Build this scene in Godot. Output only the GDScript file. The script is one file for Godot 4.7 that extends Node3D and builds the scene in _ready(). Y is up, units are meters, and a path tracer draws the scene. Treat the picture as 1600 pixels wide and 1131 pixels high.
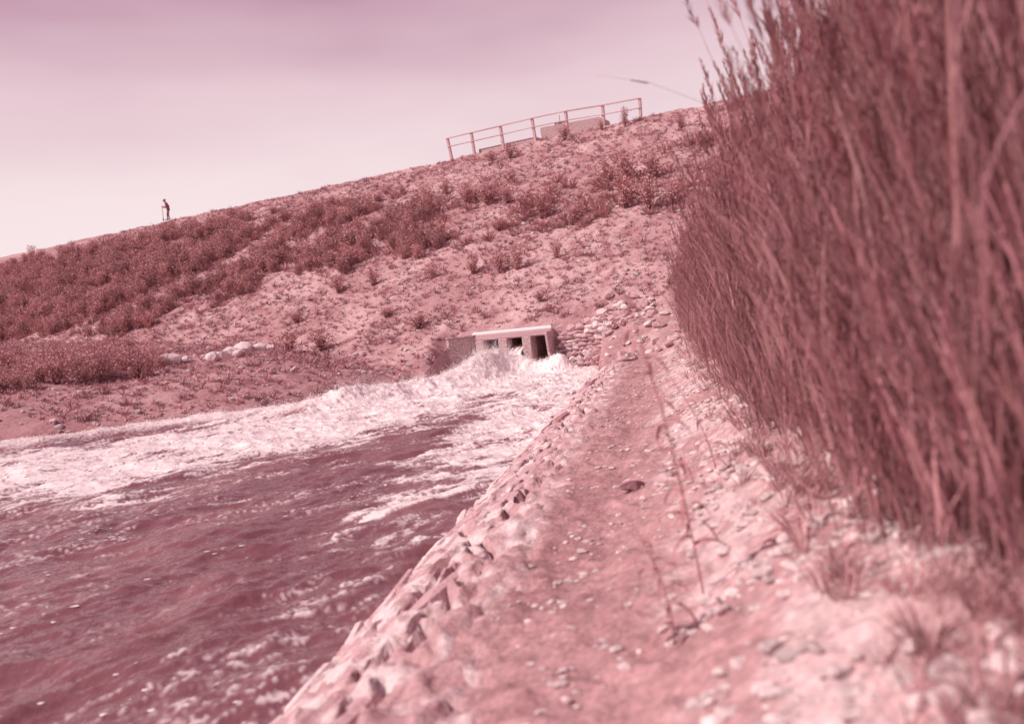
extends Node3D
# A weir outlet at the foot of an earth dam: foaming channel, rough stone channel wall, reeds on the right bank.
# Metres, y up. The calm water level is y = 0.

const U := Vector2(0.872, 0.49)         # along the dam crest (x, z)
const N := Vector2(-0.49, 0.872)        # from the crest down the slope
const O := Vector2(3.66, -58.4)         # crest origin
const CREST := 13.8
const FALL := 0.51
const W0 := Vector2(-2.31, 0.0)         # water edge of the channel wall
const WD := Vector2(0.1725, -0.985)     # along the wall, upstream
const WN := Vector2(0.985, 0.1725)      # to the right of the wall
const GATE_S := 23.70                   # the headwall stands this far below the crest

var rng := RandomNumberGenerator.new()
var n_big := FastNoiseLite.new()
var n_mid := FastNoiseLite.new()
var n_fine := FastNoiseLite.new()
var n_lace := FastNoiseLite.new()
var bank_line: PackedVector2Array
var mat := {}
var taken := {}

# ------------------------------------------------------------------ helpers
func numbered(called: String) -> String:
	if not taken.has(called):
		taken[called] = 0
		return called
	taken[called] += 1
	return "%s_%03d" % [called, taken[called]]

func tag(o: Node, label: String, category: String, group := "", kind := "") -> void:
	if label: o.set_meta("label", label)
	if category: o.set_meta("category", category)
	if group: o.set_meta("group", group)
	if kind: o.set_meta("kind", kind)

func thing(called: String, label: String, category: String, at: Vector3, turn := 0.0, group := "") -> Node3D:
	var o := Node3D.new()
	o.name = numbered(called)
	add_child(o)
	o.position = at
	o.rotation.y = turn
	tag(o, label, category, group)
	return o

func part(called: String, mesh: Mesh, material: Material, parent: Node, at := Vector3.ZERO, turn := Vector3.ZERO, size := Vector3.ONE) -> MeshInstance3D:
	var o := MeshInstance3D.new()
	o.name = called
	o.mesh = mesh
	o.material_override = material
	o.cast_shadow = GeometryInstance3D.SHADOW_CASTING_SETTING_ON
	parent.add_child(o, true)
	o.position = at
	o.rotation = turn
	o.scale = size
	return o

func top_mesh(called: String, mesh: Mesh, material: Material, label: String, category: String, kind := "", group := "") -> MeshInstance3D:
	var o := part(numbered(called), mesh, material, self)
	tag(o, label, category, group, kind)
	return o

func copies(called: String, mesh: Mesh, material: Material, places: Array, tints: Array, label: String, category: String) -> void:
	var mm := MultiMesh.new()
	mm.transform_format = MultiMesh.TRANSFORM_3D
	mm.use_colors = true
	mm.mesh = mesh
	mm.instance_count = places.size()
	for i in places.size():
		mm.set_instance_transform(i, places[i])
		mm.set_instance_color(i, tints[i])
	var o := MultiMeshInstance3D.new()
	o.name = numbered(called)
	o.multimesh = mm
	o.material_override = material
	add_child(o)
	tag(o, label, category, "", "stuff")

func noise_set(n: FastNoiseLite, seed_: int, f: float, oct: int) -> void:
	n.seed = seed_
	n.noise_type = FastNoiseLite.TYPE_SIMPLEX_SMOOTH
	n.frequency = f
	n.fractal_type = FastNoiseLite.FRACTAL_FBM
	n.fractal_octaves = oct

func us(p: Vector2) -> Vector2:
	var q := p - O
	return Vector2(q.dot(U), q.dot(N))

func from_us(u: float, s: float) -> Vector2:
	return O + U * u + N * s

func ac(p: Vector2) -> Vector2:
	var q := p - W0
	return Vector2(q.dot(WD), q.dot(WN))

func from_ac(a: float, c: float) -> Vector2:
	return W0 + WD * a + WN * c

func shore(p: Vector2) -> float:        # signed distance from the far water line, positive on land
	var best := 1e9
	var side := 1.0
	for i in bank_line.size() - 1:
		var a := bank_line[i]
		var b := bank_line[i + 1]
		var d := b - a
		var t := clampf((p - a).dot(d) / d.length_squared(), 0.0, 1.0)
		var q := p - (a + d * t)
		var l := q.length_squared()
		if l < best - 1e-6:
			best = l
			side = 1.0 if d.x * q.y - d.y * q.x < 0.0 else -1.0
	return sqrt(best) * side

func dam(s: float) -> float:
	if s < -5.0: return CREST - 0.06 - (-5.0 - s) * 0.5
	if s < -0.6: return CREST - 0.06
	if s < 0.6: return CREST - 0.06 - (s + 0.6) * (s + 0.6) / 2.4 * FALL
	return CREST - FALL * s - 0.06

const BANK_C := [-40.0, 0.0, 0.12, 0.45, 0.85, 1.3, 1.8, 2.3, 2.9, 4.0, 6.0, 12.0, 60.0]
const BANK_Y := [-3.0, -0.15, 0.05, 0.24, 0.40, 0.47, 0.50, 0.66, 0.98, 1.42, 1.70, 1.9, 2.4]
func bank(c: float) -> float:
	for i in BANK_C.size() - 1:
		if c < BANK_C[i + 1]:
			var t: float = (c - BANK_C[i]) / (BANK_C[i + 1] - BANK_C[i])
			return lerpf(BANK_Y[i], BANK_Y[i + 1], t)
	return 2.4

func ground(p: Vector2) -> float:
	var q := us(p)
	var d := dam(q.y)
	var k := ac(p)
	if k.y > 0.0 and k.x < 33.5:
		var r := bank(k.y)
		r = maxf(r, minf(d, r + lerpf(1.1, 5.0, smoothstep(28.5, 31.0, k.x)) * k.y))
		if k.x > 29.0 and k.y < 6.0:
			r = maxf(r, minf(d, 7.0 * shore(p)))
		return r
	var w := shore(p)
	if w < 0.0:
		return maxf(-0.9, 0.7 * w) - 0.12
	var b := 1.35 * (1.0 - exp(-w / 2.6)) + 0.085 * maxf(0.0, w - 4.0)
	if w > 30.0: b = minf(b, 4.0)
	if q.x > 6.7 and q.x < 14.0 and w < 6.0:
		return maxf(b, d) if absf(q.y - GATE_S) < 3.0 and q.x < 10.9 else maxf(b, minf(d, b + (1.3 if q.x < 10.0 else 7.0) * w))
	return maxf(b, minf(d, b + 1.0 * w))

func rough(p: Vector2) -> float:
	return 0.16 * n_big.get_noise_2d(p.x, p.y) + 0.07 * n_mid.get_noise_2d(p.x * 1.3, p.y * 1.3) + 0.05 * n_fine.get_noise_2d(p.x, p.y)

func stand(p: Vector2) -> float:        # height of the visible far slope
	return ground(p) + rough(p)

func steps(lo: float, hi: float, f: Callable) -> PackedFloat32Array:
	var out := PackedFloat32Array()
	var x := lo
	while x < hi:
		out.append(x)
		x += f.call(x)
	out.append(hi)
	return out

func grid_mesh(pos: PackedVector3Array, col: PackedColorArray, rows: int, cols: int, skip := PackedByteArray()) -> ArrayMesh:
	var nor := PackedVector3Array()
	nor.resize(pos.size())
	for r in rows:
		var r0 := maxi(r - 1, 0) * cols
		var r1 := mini(r + 1, rows - 1) * cols
		for c in cols:
			var dc := pos[r * cols + mini(c + 1, cols - 1)] - pos[r * cols + maxi(c - 1, 0)]
			var dr := pos[r1 + c] - pos[r0 + c]
			var nn := dc.cross(dr)
			if nn.y < 0.0: nn = -nn
			nor[r * cols + c] = nn.normalized()
	var idx := PackedInt32Array()
	var a0 := pos[0]
	var flip := (pos[cols] - a0).cross(pos[1] - a0).y < 0.0
	idx.resize((rows - 1) * (cols - 1) * 6)
	var k := 0
	for r in rows - 1:
		for c in cols - 1:
			var i := r * cols + c
			if skip.size() and skip[i]: continue
			if flip:
				idx[k] = i; idx[k + 1] = i + cols; idx[k + 2] = i + 1
				idx[k + 3] = i + 1; idx[k + 4] = i + cols; idx[k + 5] = i + cols + 1
			else:
				idx[k] = i; idx[k + 1] = i + 1; idx[k + 2] = i + cols
				idx[k + 3] = i + 1; idx[k + 4] = i + cols + 1; idx[k + 5] = i + cols
			k += 6
	idx.resize(k)
	var arr := []
	arr.resize(Mesh.ARRAY_MAX)
	arr[Mesh.ARRAY_VERTEX] = pos
	arr[Mesh.ARRAY_NORMAL] = nor
	arr[Mesh.ARRAY_COLOR] = col
	arr[Mesh.ARRAY_INDEX] = idx
	var m := ArrayMesh.new()
	m.add_surface_from_arrays(Mesh.PRIMITIVE_TRIANGLES, arr)
	return m

func mottle(seed_: int, freq: float, lo: float, hi: float, px := 512, oct := 5) -> ImageTexture:
	var n := FastNoiseLite.new()
	noise_set(n, seed_, freq, oct)
	n.fractal_gain = 0.62
	var im := n.get_seamless_image(px, px)
	im.convert(Image.FORMAT_RGB8)
	for y in px:
		for x in px:
			var v := im.get_pixel(x, y).r
			var g := lerpf(lo, hi, smoothstep(0.2, 0.8, v))
			im.set_pixel(x, y, Color(g, g, g))
	im.generate_mipmaps()
	return ImageTexture.create_from_image(im)

func bumps(seed_: int, freq: float, strength: float, px := 512, cell := false) -> ImageTexture:
	var n := FastNoiseLite.new()
	noise_set(n, seed_, freq, 4)
	if cell:
		n.noise_type = FastNoiseLite.TYPE_CELLULAR
		n.fractal_octaves = 2
	var im := n.get_seamless_image(px, px)
	im.convert(Image.FORMAT_RGBA8)
	im.bump_map_to_normal_map(strength)
	im.generate_mipmaps()
	return ImageTexture.create_from_image(im)

func stuff_mat(col: Color, roughness: float, tex: Texture2D = null, nrm: Texture2D = null, scale_ := 1.0, vertex := true) -> StandardMaterial3D:
	var m := StandardMaterial3D.new()
	m.albedo_color = col.linear_to_srgb()
	m.roughness = roughness
	m.vertex_color_use_as_albedo = vertex
	m.cull_mode = BaseMaterial3D.CULL_DISABLED
	if tex or nrm:
		m.uv1_triplanar = true
		m.uv1_world_triplanar = true
		m.uv1_scale = Vector3.ONE * scale_
	if tex: m.albedo_texture = tex
	if nrm:
		m.normal_enabled = true
		m.normal_texture = nrm
		m.normal_scale = 1.0
	return m

func commit(st: SurfaceTool) -> ArrayMesh:
	st.generate_normals()
	return st.commit()

func tri(st: SurfaceTool, a: Vector3, b: Vector3, c: Vector3) -> void:
	st.add_vertex(a); st.add_vertex(b); st.add_vertex(c)

func quad(st: SurfaceTool, a: Vector3, b: Vector3, c: Vector3, d: Vector3) -> void:
	tri(st, a, b, c); tri(st, a, c, d)

func tube(st: SurfaceTool, pts: Array, rad: Array, sides: int) -> void:
	var rings := []
	for i in pts.size():
		var dir: Vector3 = (pts[mini(i + 1, pts.size() - 1)] - pts[maxi(i - 1, 0)]).normalized()
		var x := dir.cross(Vector3(0.31, 0.2, 0.93)).normalized()
		var y := x.cross(dir)
		var ring := []
		for k in sides:
			var t := TAU * k / sides
			ring.append(pts[i] + (x * cos(t) + y * sin(t)) * rad[i])
		rings.append(ring)
	for i in pts.size() - 1:
		for k in sides:
			var j := (k + 1) % sides
			quad(st, rings[i][k], rings[i][j], rings[i + 1][j], rings[i + 1][k])
	for k in range(1, sides - 1):
		tri(st, rings[0][0], rings[0][k + 1], rings[0][k])
		var l: Array = rings[-1]
		tri(st, l[0], l[k], l[k + 1])

func ribbon(st: SurfaceTool, from: Vector3, dir: Vector3, length: float, width: float, droop: float, segs := 4) -> void:
	var side := dir.cross(Vector3.UP)
	if side.length() < 0.05: side = Vector3.RIGHT
	side = side.normalized().rotated(dir.normalized(), rng.randf_range(-0.9, 0.9))
	var p := from
	var d := dir.normalized()
	var last_a := p - side * width * 0.4
	var last_b := p + side * width * 0.4
	for i in range(1, segs + 1):
		var t := float(i) / segs
		d = (d + Vector3.DOWN * droop / segs).normalized()
		p += d * length / segs
		var w := width * 0.5 * sqrt(maxf(0.0, 1.0 - t * t)) + 0.0006
		quad(st, last_a, last_b, p + side * w, p - side * w)
		last_a = p - side * w
		last_b = p + side * w

func stone_mesh(seed_: int, flat: float, sharp: float) -> ArrayMesh:     # unit-size irregular stone
	var n := FastNoiseLite.new()
	noise_set(n, seed_, 0.9, 3)
	var base := SphereMesh.new()
	base.radial_segments = 12
	base.rings = 7
	base.radius = 0.5
	base.height = 1.0
	var arr := base.get_mesh_arrays()
	var v: PackedVector3Array = arr[Mesh.ARRAY_VERTEX]
	var cuts := []
	var r := RandomNumberGenerator.new()
	r.seed = seed_
	for i in 9:
		cuts.append([Vector3(r.randfn(), r.randfn(), r.randfn()).normalized(), r.randf_range(0.26, 0.40)])
	for i in v.size():
		var p := v[i]
		for c in cuts:
			var over: float = p.dot(c[0]) - c[1]
			if over > 0.0: p -= c[0] * over * sharp
		p *= 1.0 + 0.16 * n.get_noise_3dv(v[i] * 3.0)
		v[i] = Vector3(p.x, p.y * flat, p.z) * 1.25
	arr[Mesh.ARRAY_VERTEX] = v
	var am := ArrayMesh.new()
	am.add_surface_from_arrays(Mesh.PRIMITIVE_TRIANGLES, arr)
	var st := SurfaceTool.new()
	st.create_from(am, 0)
	st.deindex()
	st.set_smooth_group(1)
	var st2 := SurfaceTool.new()
	st2.begin(Mesh.PRIMITIVE_TRIANGLES)
	st2.set_smooth_group(-1)
	var idx: PackedInt32Array = arr[Mesh.ARRAY_INDEX]
	for i in idx: st2.add_vertex(v[i])
	st2.generate_normals()
	return st2.commit()

func box_mesh(size: Vector3, bevel := 0.015, wobble := 0.0) -> ArrayMesh:    # chamfered box, centred
	var st := SurfaceTool.new()
	st.begin(Mesh.PRIMITIVE_TRIANGLES)
	st.set_smooth_group(-1)
	var h := size / 2.0
	var b := minf(bevel, minf(h.x, minf(h.y, h.z)) * 0.6)
	var pts := {}
	for sx in [-1, 1]:
		for sy in [-1, 1]:
			for sz in [-1, 1]:
				var w := Vector3(rng.randf_range(-1, 1), rng.randf_range(-1, 1), rng.randf_range(-1, 1)) * wobble
				var c := Vector3(sx, sy, sz) * h + w
				pts[[sx, sy, sz, 0]] = c - Vector3(0, sy, sz) * b
				pts[[sx, sy, sz, 1]] = c - Vector3(sx, 0, sz) * b
				pts[[sx, sy, sz, 2]] = c - Vector3(sx, sy, 0) * b
	for s in [-1, 1]:
		face4(st, pts[[s, -1, -1, 0]], pts[[s, 1, -1, 0]], pts[[s, 1, 1, 0]], pts[[s, -1, 1, 0]], Vector3(s, 0, 0))
		face4(st, pts[[-1, s, -1, 1]], pts[[1, s, -1, 1]], pts[[1, s, 1, 1]], pts[[-1, s, 1, 1]], Vector3(0, s, 0))
		face4(st, pts[[-1, -1, s, 2]], pts[[1, -1, s, 2]], pts[[1, 1, s, 2]], pts[[-1, 1, s, 2]], Vector3(0, 0, s))
		for t in [-1, 1]:
			face4(st, pts[[s, t, -1, 0]], pts[[s, t, 1, 0]], pts[[s, t, 1, 1]], pts[[s, t, -1, 1]], Vector3(s, t, 0))
			face4(st, pts[[s, -1, t, 0]], pts[[s, 1, t, 0]], pts[[s, 1, t, 2]], pts[[s, -1, t, 2]], Vector3(s, 0, t))
			face4(st, pts[[-1, s, t, 1]], pts[[1, s, t, 1]], pts[[1, s, t, 2]], pts[[-1, s, t, 2]], Vector3(0, s, t))
			for q in [-1, 1]:
				var a: Vector3 = pts[[s, t, q, 0]]
				var bb: Vector3 = pts[[s, t, q, 1]]
				var cc: Vector3 = pts[[s, t, q, 2]]
				if (cc - a).cross(bb - a).dot(Vector3(s, t, q)) < 0.0: tri(st, a, cc, bb)
				else: tri(st, a, bb, cc)
	return commit(st)

func face4(st: SurfaceTool, a: Vector3, b: Vector3, c: Vector3, d: Vector3, out: Vector3) -> void:
	if (c - a).cross(b - a).dot(out) < 0.0: quad(st, a, d, c, b)
	else: quad(st, a, b, c, d)

# ------------------------------------------------------------------ plants
func shrub_parts(seed_: int, upright: float) -> Array:      # about one metre wide and high: [foliage, stems]
	rng.seed = seed_
	var leaves := SurfaceTool.new()
	leaves.begin(Mesh.PRIMITIVE_TRIANGLES)
	leaves.set_smooth_group(-1)
	var wood := SurfaceTool.new()
	wood.begin(Mesh.PRIMITIVE_TRIANGLES)
	for i in 15:
		var t := rng.randf() * TAU
		var out := rng.randf_range(0.05, 0.5) * (1.0 - 0.45 * upright)
		var top := Vector3(cos(t) * out, rng.randf_range(0.5, 1.0), sin(t) * out)
		var mid := top * Vector3(0.35, 0.5, 0.35) + Vector3(rng.randf_range(-0.05, 0.05), 0, rng.randf_range(-0.05, 0.05))
		tube(wood, [Vector3(cos(t), -0.12, sin(t)) * 0.04, mid, top], [0.013, 0.009, 0.004], 3)
		for k in 58:
			var f := rng.randf_range(0.18, 1.05)
			var p: Vector3 = mid.lerp(top, (f - 0.5) * 2.0) if f > 0.5 else (mid * f * 2.0)
			p += Vector3(rng.randfn(), rng.randfn() * 0.8, rng.randfn()) * 0.065
			p.y = maxf(p.y, 0.01)
			var d := Vector3(rng.randfn(), rng.randfn() * 0.6 + 0.7, rng.randfn()).normalized()
			var l := rng.randf_range(0.04, 0.09)
			var sd := d.cross(Vector3(rng.randfn(), rng.randfn(), rng.randfn())).normalized() * l * 0.28
			var tone := rng.randf_range(0.85, 1.08)
			leaves.set_color(Color(tone, tone, tone))
			quad(leaves, p, p + d * l * 0.5 + sd, p + d * l, p + d * l * 0.5 - sd)
	return [commit(leaves), commit(wood)]

func tuft_mesh(seed_: int, blades: int, wide: float) -> ArrayMesh:
	rng.seed = seed_
	var st := SurfaceTool.new()
	st.begin(Mesh.PRIMITIVE_TRIANGLES)
	st.set_smooth_group(-1)
	for i in blades:
		var t := rng.randf() * TAU
		var tone := rng.randf_range(0.7, 1.25)
		st.set_color(Color(tone, tone, tone))
		ribbon(st, Vector3(cos(t), 0, sin(t)) * rng.randf() * 0.1 - Vector3(0, 0.05, 0), Vector3(cos(t) * 0.45, 1, sin(t) * 0.45), rng.randf_range(0.5, 1.0), wide, rng.randf_range(0.2, 1.3), 3)
	return commit(st)

func seed_head(st: SurfaceTool, at: Vector3, dir: Vector3, length: float, n: int) -> void:
	for k in n:
		var f := float(k) / n
		var p := at + dir * length * f
		var t := rng.randf() * TAU
		var out := Vector3(cos(t), 0, sin(t))
		var tone := rng.randf_range(0.9, 1.35)
		st.set_color(Color(tone, tone * 0.98, tone))
		ribbon(st, p, dir * 1.0 + out * 0.32, length * 0.3 * (1.0 - 0.6 * f), 0.007, 0.25, 2)

func reed_mesh(seed_: int, stems: int, spread: float, tall: float) -> ArrayMesh:
	rng.seed = seed_
	var st := SurfaceTool.new()
	st.begin(Mesh.PRIMITIVE_TRIANGLES)
	st.set_smooth_group(-1)
	for i in stems:
		var b := Vector3(rng.randfn() * spread, -0.3, rng.randfn() * spread)
		var h := tall * (rng.randf_range(0.46, 0.74) if i % 10 < 7 else rng.randf_range(0.86, 1.1))
		var loose := 0.20 if i % 9 == 4 else 0.05
		var lean := Vector3(rng.randfn() * loose, 1, rng.randfn() * loose).normalized()
		var bend := Vector3(rng.randfn(), 0, rng.randfn()) * 0.045
		var pts := []
		var rad := []
		for k in 6:
			var f := k / 5.0
			pts.append(b + lean * (h + 0.22) * f + bend * h * f * f)
			rad.append(lerpf(0.0030, 0.0012, f))
		var tone := rng.randf_range(0.7, 1.2)
		st.set_color(Color(tone, tone, tone))
		tube(st, pts, rad, 3)
		for k in 6:
			var f := rng.randf_range(0.12, 0.8)
			var p: Vector3 = pts[int(f * 5)].lerp(pts[mini(int(f * 5) + 1, 5)], f * 5 - int(f * 5))
			var t := rng.randf() * TAU
			tone = rng.randf_range(0.65, 1.2)
			st.set_color(Color(tone, tone, tone))
			ribbon(st, p, Vector3(cos(t) * 0.2, 1, sin(t) * 0.2), rng.randf_range(0.35, 0.7), rng.randf_range(0.004, 0.012), rng.randf_range(0.1, 1.5), 4)
		if h > tall * 0.72:
			seed_head(st, pts[5] - lean * 0.05, (lean + bend * 2.2).normalized(), rng.randf_range(0.18, 0.3), 26)
	return commit(st)

# ------------------------------------------------------------------ water
const BAND := [      # x, z, half width, strength: foam along the far bank
	[1.2, -31.4, 2.3, 1.15], [-0.6, -30.0, 2.4, 1.15], [-2.4, -26.8, 2.7, 1.1], [-3.9, -23.4, 2.9, 1.02], [-5.9, -19.9, 3.3, 0.92],
	[-8.6, -17.8, 4.0, 0.82], [-12.5, -15.5, 4.6, 0.75], [-22.0, -10.5, 5.5, 0.7], [-45.0, 2.0, 6.0, 0.6]]
const EDGE := [      # foam along the channel wall
	[2.7, -30.6, 1.6, 1.1], [1.7, -25.0, 1.5, 1.0], [0.75, -19.8, 1.35, 0.92], [-0.05, -15.6, 1.15, 0.86], [-0.55, -12.8, 0.95, 0.70],
	[-1.0, -10.4, 0.8, 0.45], [-1.55, -7.9, 0.6, 0.15], [-2.0, -5.5, 0.4, 0.0]]
const SWELL := [     # x, z, height, width: standing waves
	[1.75, -31.5, 0.62, 0.42], [0.95, -31.9, 0.36, 0.4], [0.1, -32.3, 0.66, 0.6], [-0.6, -32.3, 0.92, 0.75], [-1.2, -31.3, 0.78, 0.85], [-1.8, -30.3, 0.52, 0.9], [-2.4, -29.3, 0.36, 0.9],
	[-3.3, -28.2, 0.34, 0.9], [-4.4, -26.9, 0.46, 0.8], [-5.1, -26.0, 0.52, 0.7], [-6.1, -25.3, 0.30, 0.8], [-7.6, -24.9, 0.22, 0.9], [-9.5, -24.3, 0.26, 1.0], [-11.2, -23.9, 0.2, 1.0], [-14.0, -23.0, 0.2, 1.2]]

func band_at(p: Vector2, line: Array) -> float:
	var best := 0.0
	for i in line.size() - 1:
		var a := Vector2(line[i][0], line[i][1])
		var b := Vector2(line[i + 1][0], line[i + 1][1])
		var d := b - a
		var t := clampf((p - a).dot(d) / d.length_squared(), 0.0, 1.0)
		var w: float = lerpf(line[i][2], line[i + 1][2], t)
		var l := p.distance_to(a + d * t)
		if l < w * 1.9:
			var f: float = lerpf(line[i][3], line[i + 1][3], t) * (1.0 - smoothstep(0.55, 1.9, l / w))
			best = maxf(best, f)
	return best

func swell_at(p: Vector2) -> float:
	var h := 0.0
	for i in SWELL.size() - 1:
		var a := Vector2(SWELL[i][0], SWELL[i][1])
		var b := Vector2(SWELL[i + 1][0], SWELL[i + 1][1])
		var d := b - a
		var t := clampf((p - a).dot(d) / d.length_squared(), 0.0, 1.0)
		var l := p.distance_to(a + d * t)
		var w: float = lerpf(SWELL[i][3], SWELL[i + 1][3], t)
		if l < w * 3.0:
			h = maxf(h, lerpf(SWELL[i][2], SWELL[i + 1][2], t) * exp(-l * l / (w * w)))
	return h

func water_at(p: Vector2, _ac: Vector2) -> Vector3:       # height, foam, tone of the foam
	var k := Vector2(p.x * -0.80 + p.y * 0.60, p.x * 0.60 + p.y * 0.80)      # along and across the drift
	var f := maxf(band_at(p, BAND), band_at(p, EDGE))
	var wx := n_mid.get_noise_2d(k.x * 0.35 + 40.0, k.y * 0.5) * 0.9
	var wy := n_fine.get_noise_2d(k.x * 0.4 + 3.0, k.y * 0.5) * 0.35
	var st := n_mid.get_noise_2d(k.x * 0.40 + 7.0, k.y * 1.25 + wx) * 0.7 + n_fine.get_noise_2d(k.x * 0.42, k.y * 1.3 + wx * 0.6) * 0.55
	var lace := 1.0 - absf(n_lace.get_noise_2d(k.x * 0.40 + wy, k.y * 1.0 + wy + wx * 0.5)) * 2.6     # thin threads
	var grain := n_lace.get_noise_2d(k.x * 1.3 + wy * 2.0, k.y * 2.2 + 11.0)
	var thr := lerpf(0.60, -0.72, minf(f, 1.15) / 1.15)
	var foam := smoothstep(thr - 0.10, thr + 0.20, st + grain * 0.45)
	var near := smoothstep(thr - 0.42, thr + 0.05, st)
	foam = maxf(foam, near * smoothstep(0.62, 0.95, lace + grain * 0.35) * 0.85)
	foam = maxf(foam, 0.65 * smoothstep(0.72, 0.98, lace + grain * 0.3) * smoothstep(0.05, 0.4, n_mid.get_noise_2d(k.x * 0.2 + 70.0, k.y * 0.7)))
	var rid := 1.0 - absf(n_mid.get_noise_2d(k.x * 0.8 + 90.0, k.y * 1.1)) * 2.0
	var rid2 := 1.0 - absf(n_fine.get_noise_2d(k.x * 0.6 + 13.0, k.y * 0.9)) * 2.0
	var h := 0.07 * n_big.get_noise_2d(k.x * 1.6, k.y * 2.6 + 30.0) + 0.06 * n_mid.get_noise_2d(k.x * 0.6, k.y * 1.0 + wx) + 0.016 * rid2 * rid2 + 0.010 * n_fine.get_noise_2d(k.x * 1.5, k.y * 2.0) + 0.006 * n_lace.get_noise_2d(k.x * 1.2, k.y * 1.9)
	var wild := smoothstep(0.5, 1.1, f)
	h += wild * (0.05 * rid * rid + 0.022 * rid2 * rid2 + 0.10 * n_mid.get_noise_2d(k.x * 0.7 - 50.0, k.y * 0.8) + 0.016 * grain - 0.04) + foam * 0.012
	var sw := swell_at(p)
	h += sw * (0.98 + 0.08 * rid2 + 0.03 * grain)
	foam = maxf(foam, smoothstep(0.06, 0.22, sw + grain * 0.08) * 0.97)
	return Vector3(h, foam, smoothstep(-0.35, 0.35, st * 0.6 + grain * 0.9 + 0.12 + 0.25 * f))

# ------------------------------------------------------------------ body of a person
func capsules_mesh(bones: Array, cell: float, lo: Vector3, hi: Vector3, paint: Callable) -> ArrayMesh:
	var nx := int((hi.x - lo.x) / cell) + 2
	var ny := int((hi.y - lo.y) / cell) + 2
	var nz := int((hi.z - lo.z) / cell) + 2
	var val := PackedFloat32Array()
	val.resize(nx * ny * nz)
	for z in nz:
		for y in ny:
			for x in nx:
				var p := lo + Vector3(x, y, z) * cell
				var d := 1e3
				for b in bones:
					var pa: Vector3 = p - b[0]
					var ba: Vector3 = b[1] - b[0]
					var t := clampf(pa.dot(ba) / ba.length_squared(), 0.0, 1.0)
					var e := (pa - ba * t).length() - lerpf(b[2], b[3], t)
					var h := maxf(0.03 - absf(d - e), 0.0) / 0.03
					d = minf(d, e) - h * h * 0.0075
				val[(z * ny + y) * nx + x] = d
	var at := {}
	var st := SurfaceTool.new()
	st.begin(Mesh.PRIMITIVE_TRIANGLES)
	var pts := PackedVector3Array()
	for z in nz - 1:
		for y in ny - 1:
			for x in nx - 1:
				var sum := Vector3.ZERO
				var n := 0
				for e in [[0,0,0,1,0,0],[0,0,0,0,1,0],[0,0,0,0,0,1],[1,0,0,1,1,0],[1,0,0,1,0,1],[0,1,0,1,1,0],[0,1,0,0,1,1],[0,0,1,1,0,1],[0,0,1,0,1,1],[1,1,0,1,1,1],[1,0,1,1,1,1],[0,1,1,1,1,1]]:
					var va := val[((z + e[2]) * ny + y + e[1]) * nx + x + e[0]]
					var vb := val[((z + e[5]) * ny + y + e[4]) * nx + x + e[3]]
					if (va < 0.0) != (vb < 0.0):
						sum += Vector3(e[0], e[1], e[2]).lerp(Vector3(e[3], e[4], e[5]), va / (va - vb))
						n += 1
				if n:
					at[(z * ny + y) * nx + x] = pts.size()
					pts.append(lo + (Vector3(x, y, z) + sum / n) * cell)
	for p in pts:
		st.set_color(paint.call(p))
		st.add_vertex(p)
	for z in range(1, nz - 1):
		for y in range(1, ny - 1):
			for x in range(1, nx - 1):
				var i := (z * ny + y) * nx + x
				var ins := val[i] < 0.0
				for ax in [[1, nx, nx * ny], [nx, nx * ny, 1], [nx * ny, 1, nx]]:
					if (val[i + ax[0]] < 0.0) == ins: continue
					var q := [at.get(i), at.get(i - ax[1]), at.get(i - ax[1] - ax[2]), at.get(i - ax[2])]
					if null in q: continue
					if not ins: q.reverse()
					for j in [0, 2, 1, 0, 3, 2]: st.add_index(q[j])
	st.generate_normals()
	return st.commit()

# ------------------------------------------------------------------ scene
func _ready() -> void:
	camera_and_light()
	rng.seed = 11
	noise_set(n_big, 3, 0.35, 3)
	noise_set(n_mid, 5, 0.9, 3)
	noise_set(n_fine, 8, 2.6, 3)
	noise_set(n_lace, 9, 3.6, 4)
	bank_line = PackedVector2Array([Vector2(-70, -8), Vector2(-40, -18), Vector2(-25, -21.8), Vector2(-13, -24.6), Vector2(-8, -26.2), Vector2(-4.9, -29.0), Vector2(-3.2, -31.9), Vector2(-2.35, -33.8), Vector2(-1.3, -34.0), Vector2(-1.05, -33.87), Vector2(2.05, -32.13), Vector2(3.2, -31.2), Vector2(60, 0)])
	materials()
	far_slope()
	right_bank()
	channel_water()
	channel_wall()
	sluice()
	crest_fence()
	walker()
	slope_plants()
	far_rocks()
	reeds()
	foreground()

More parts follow.
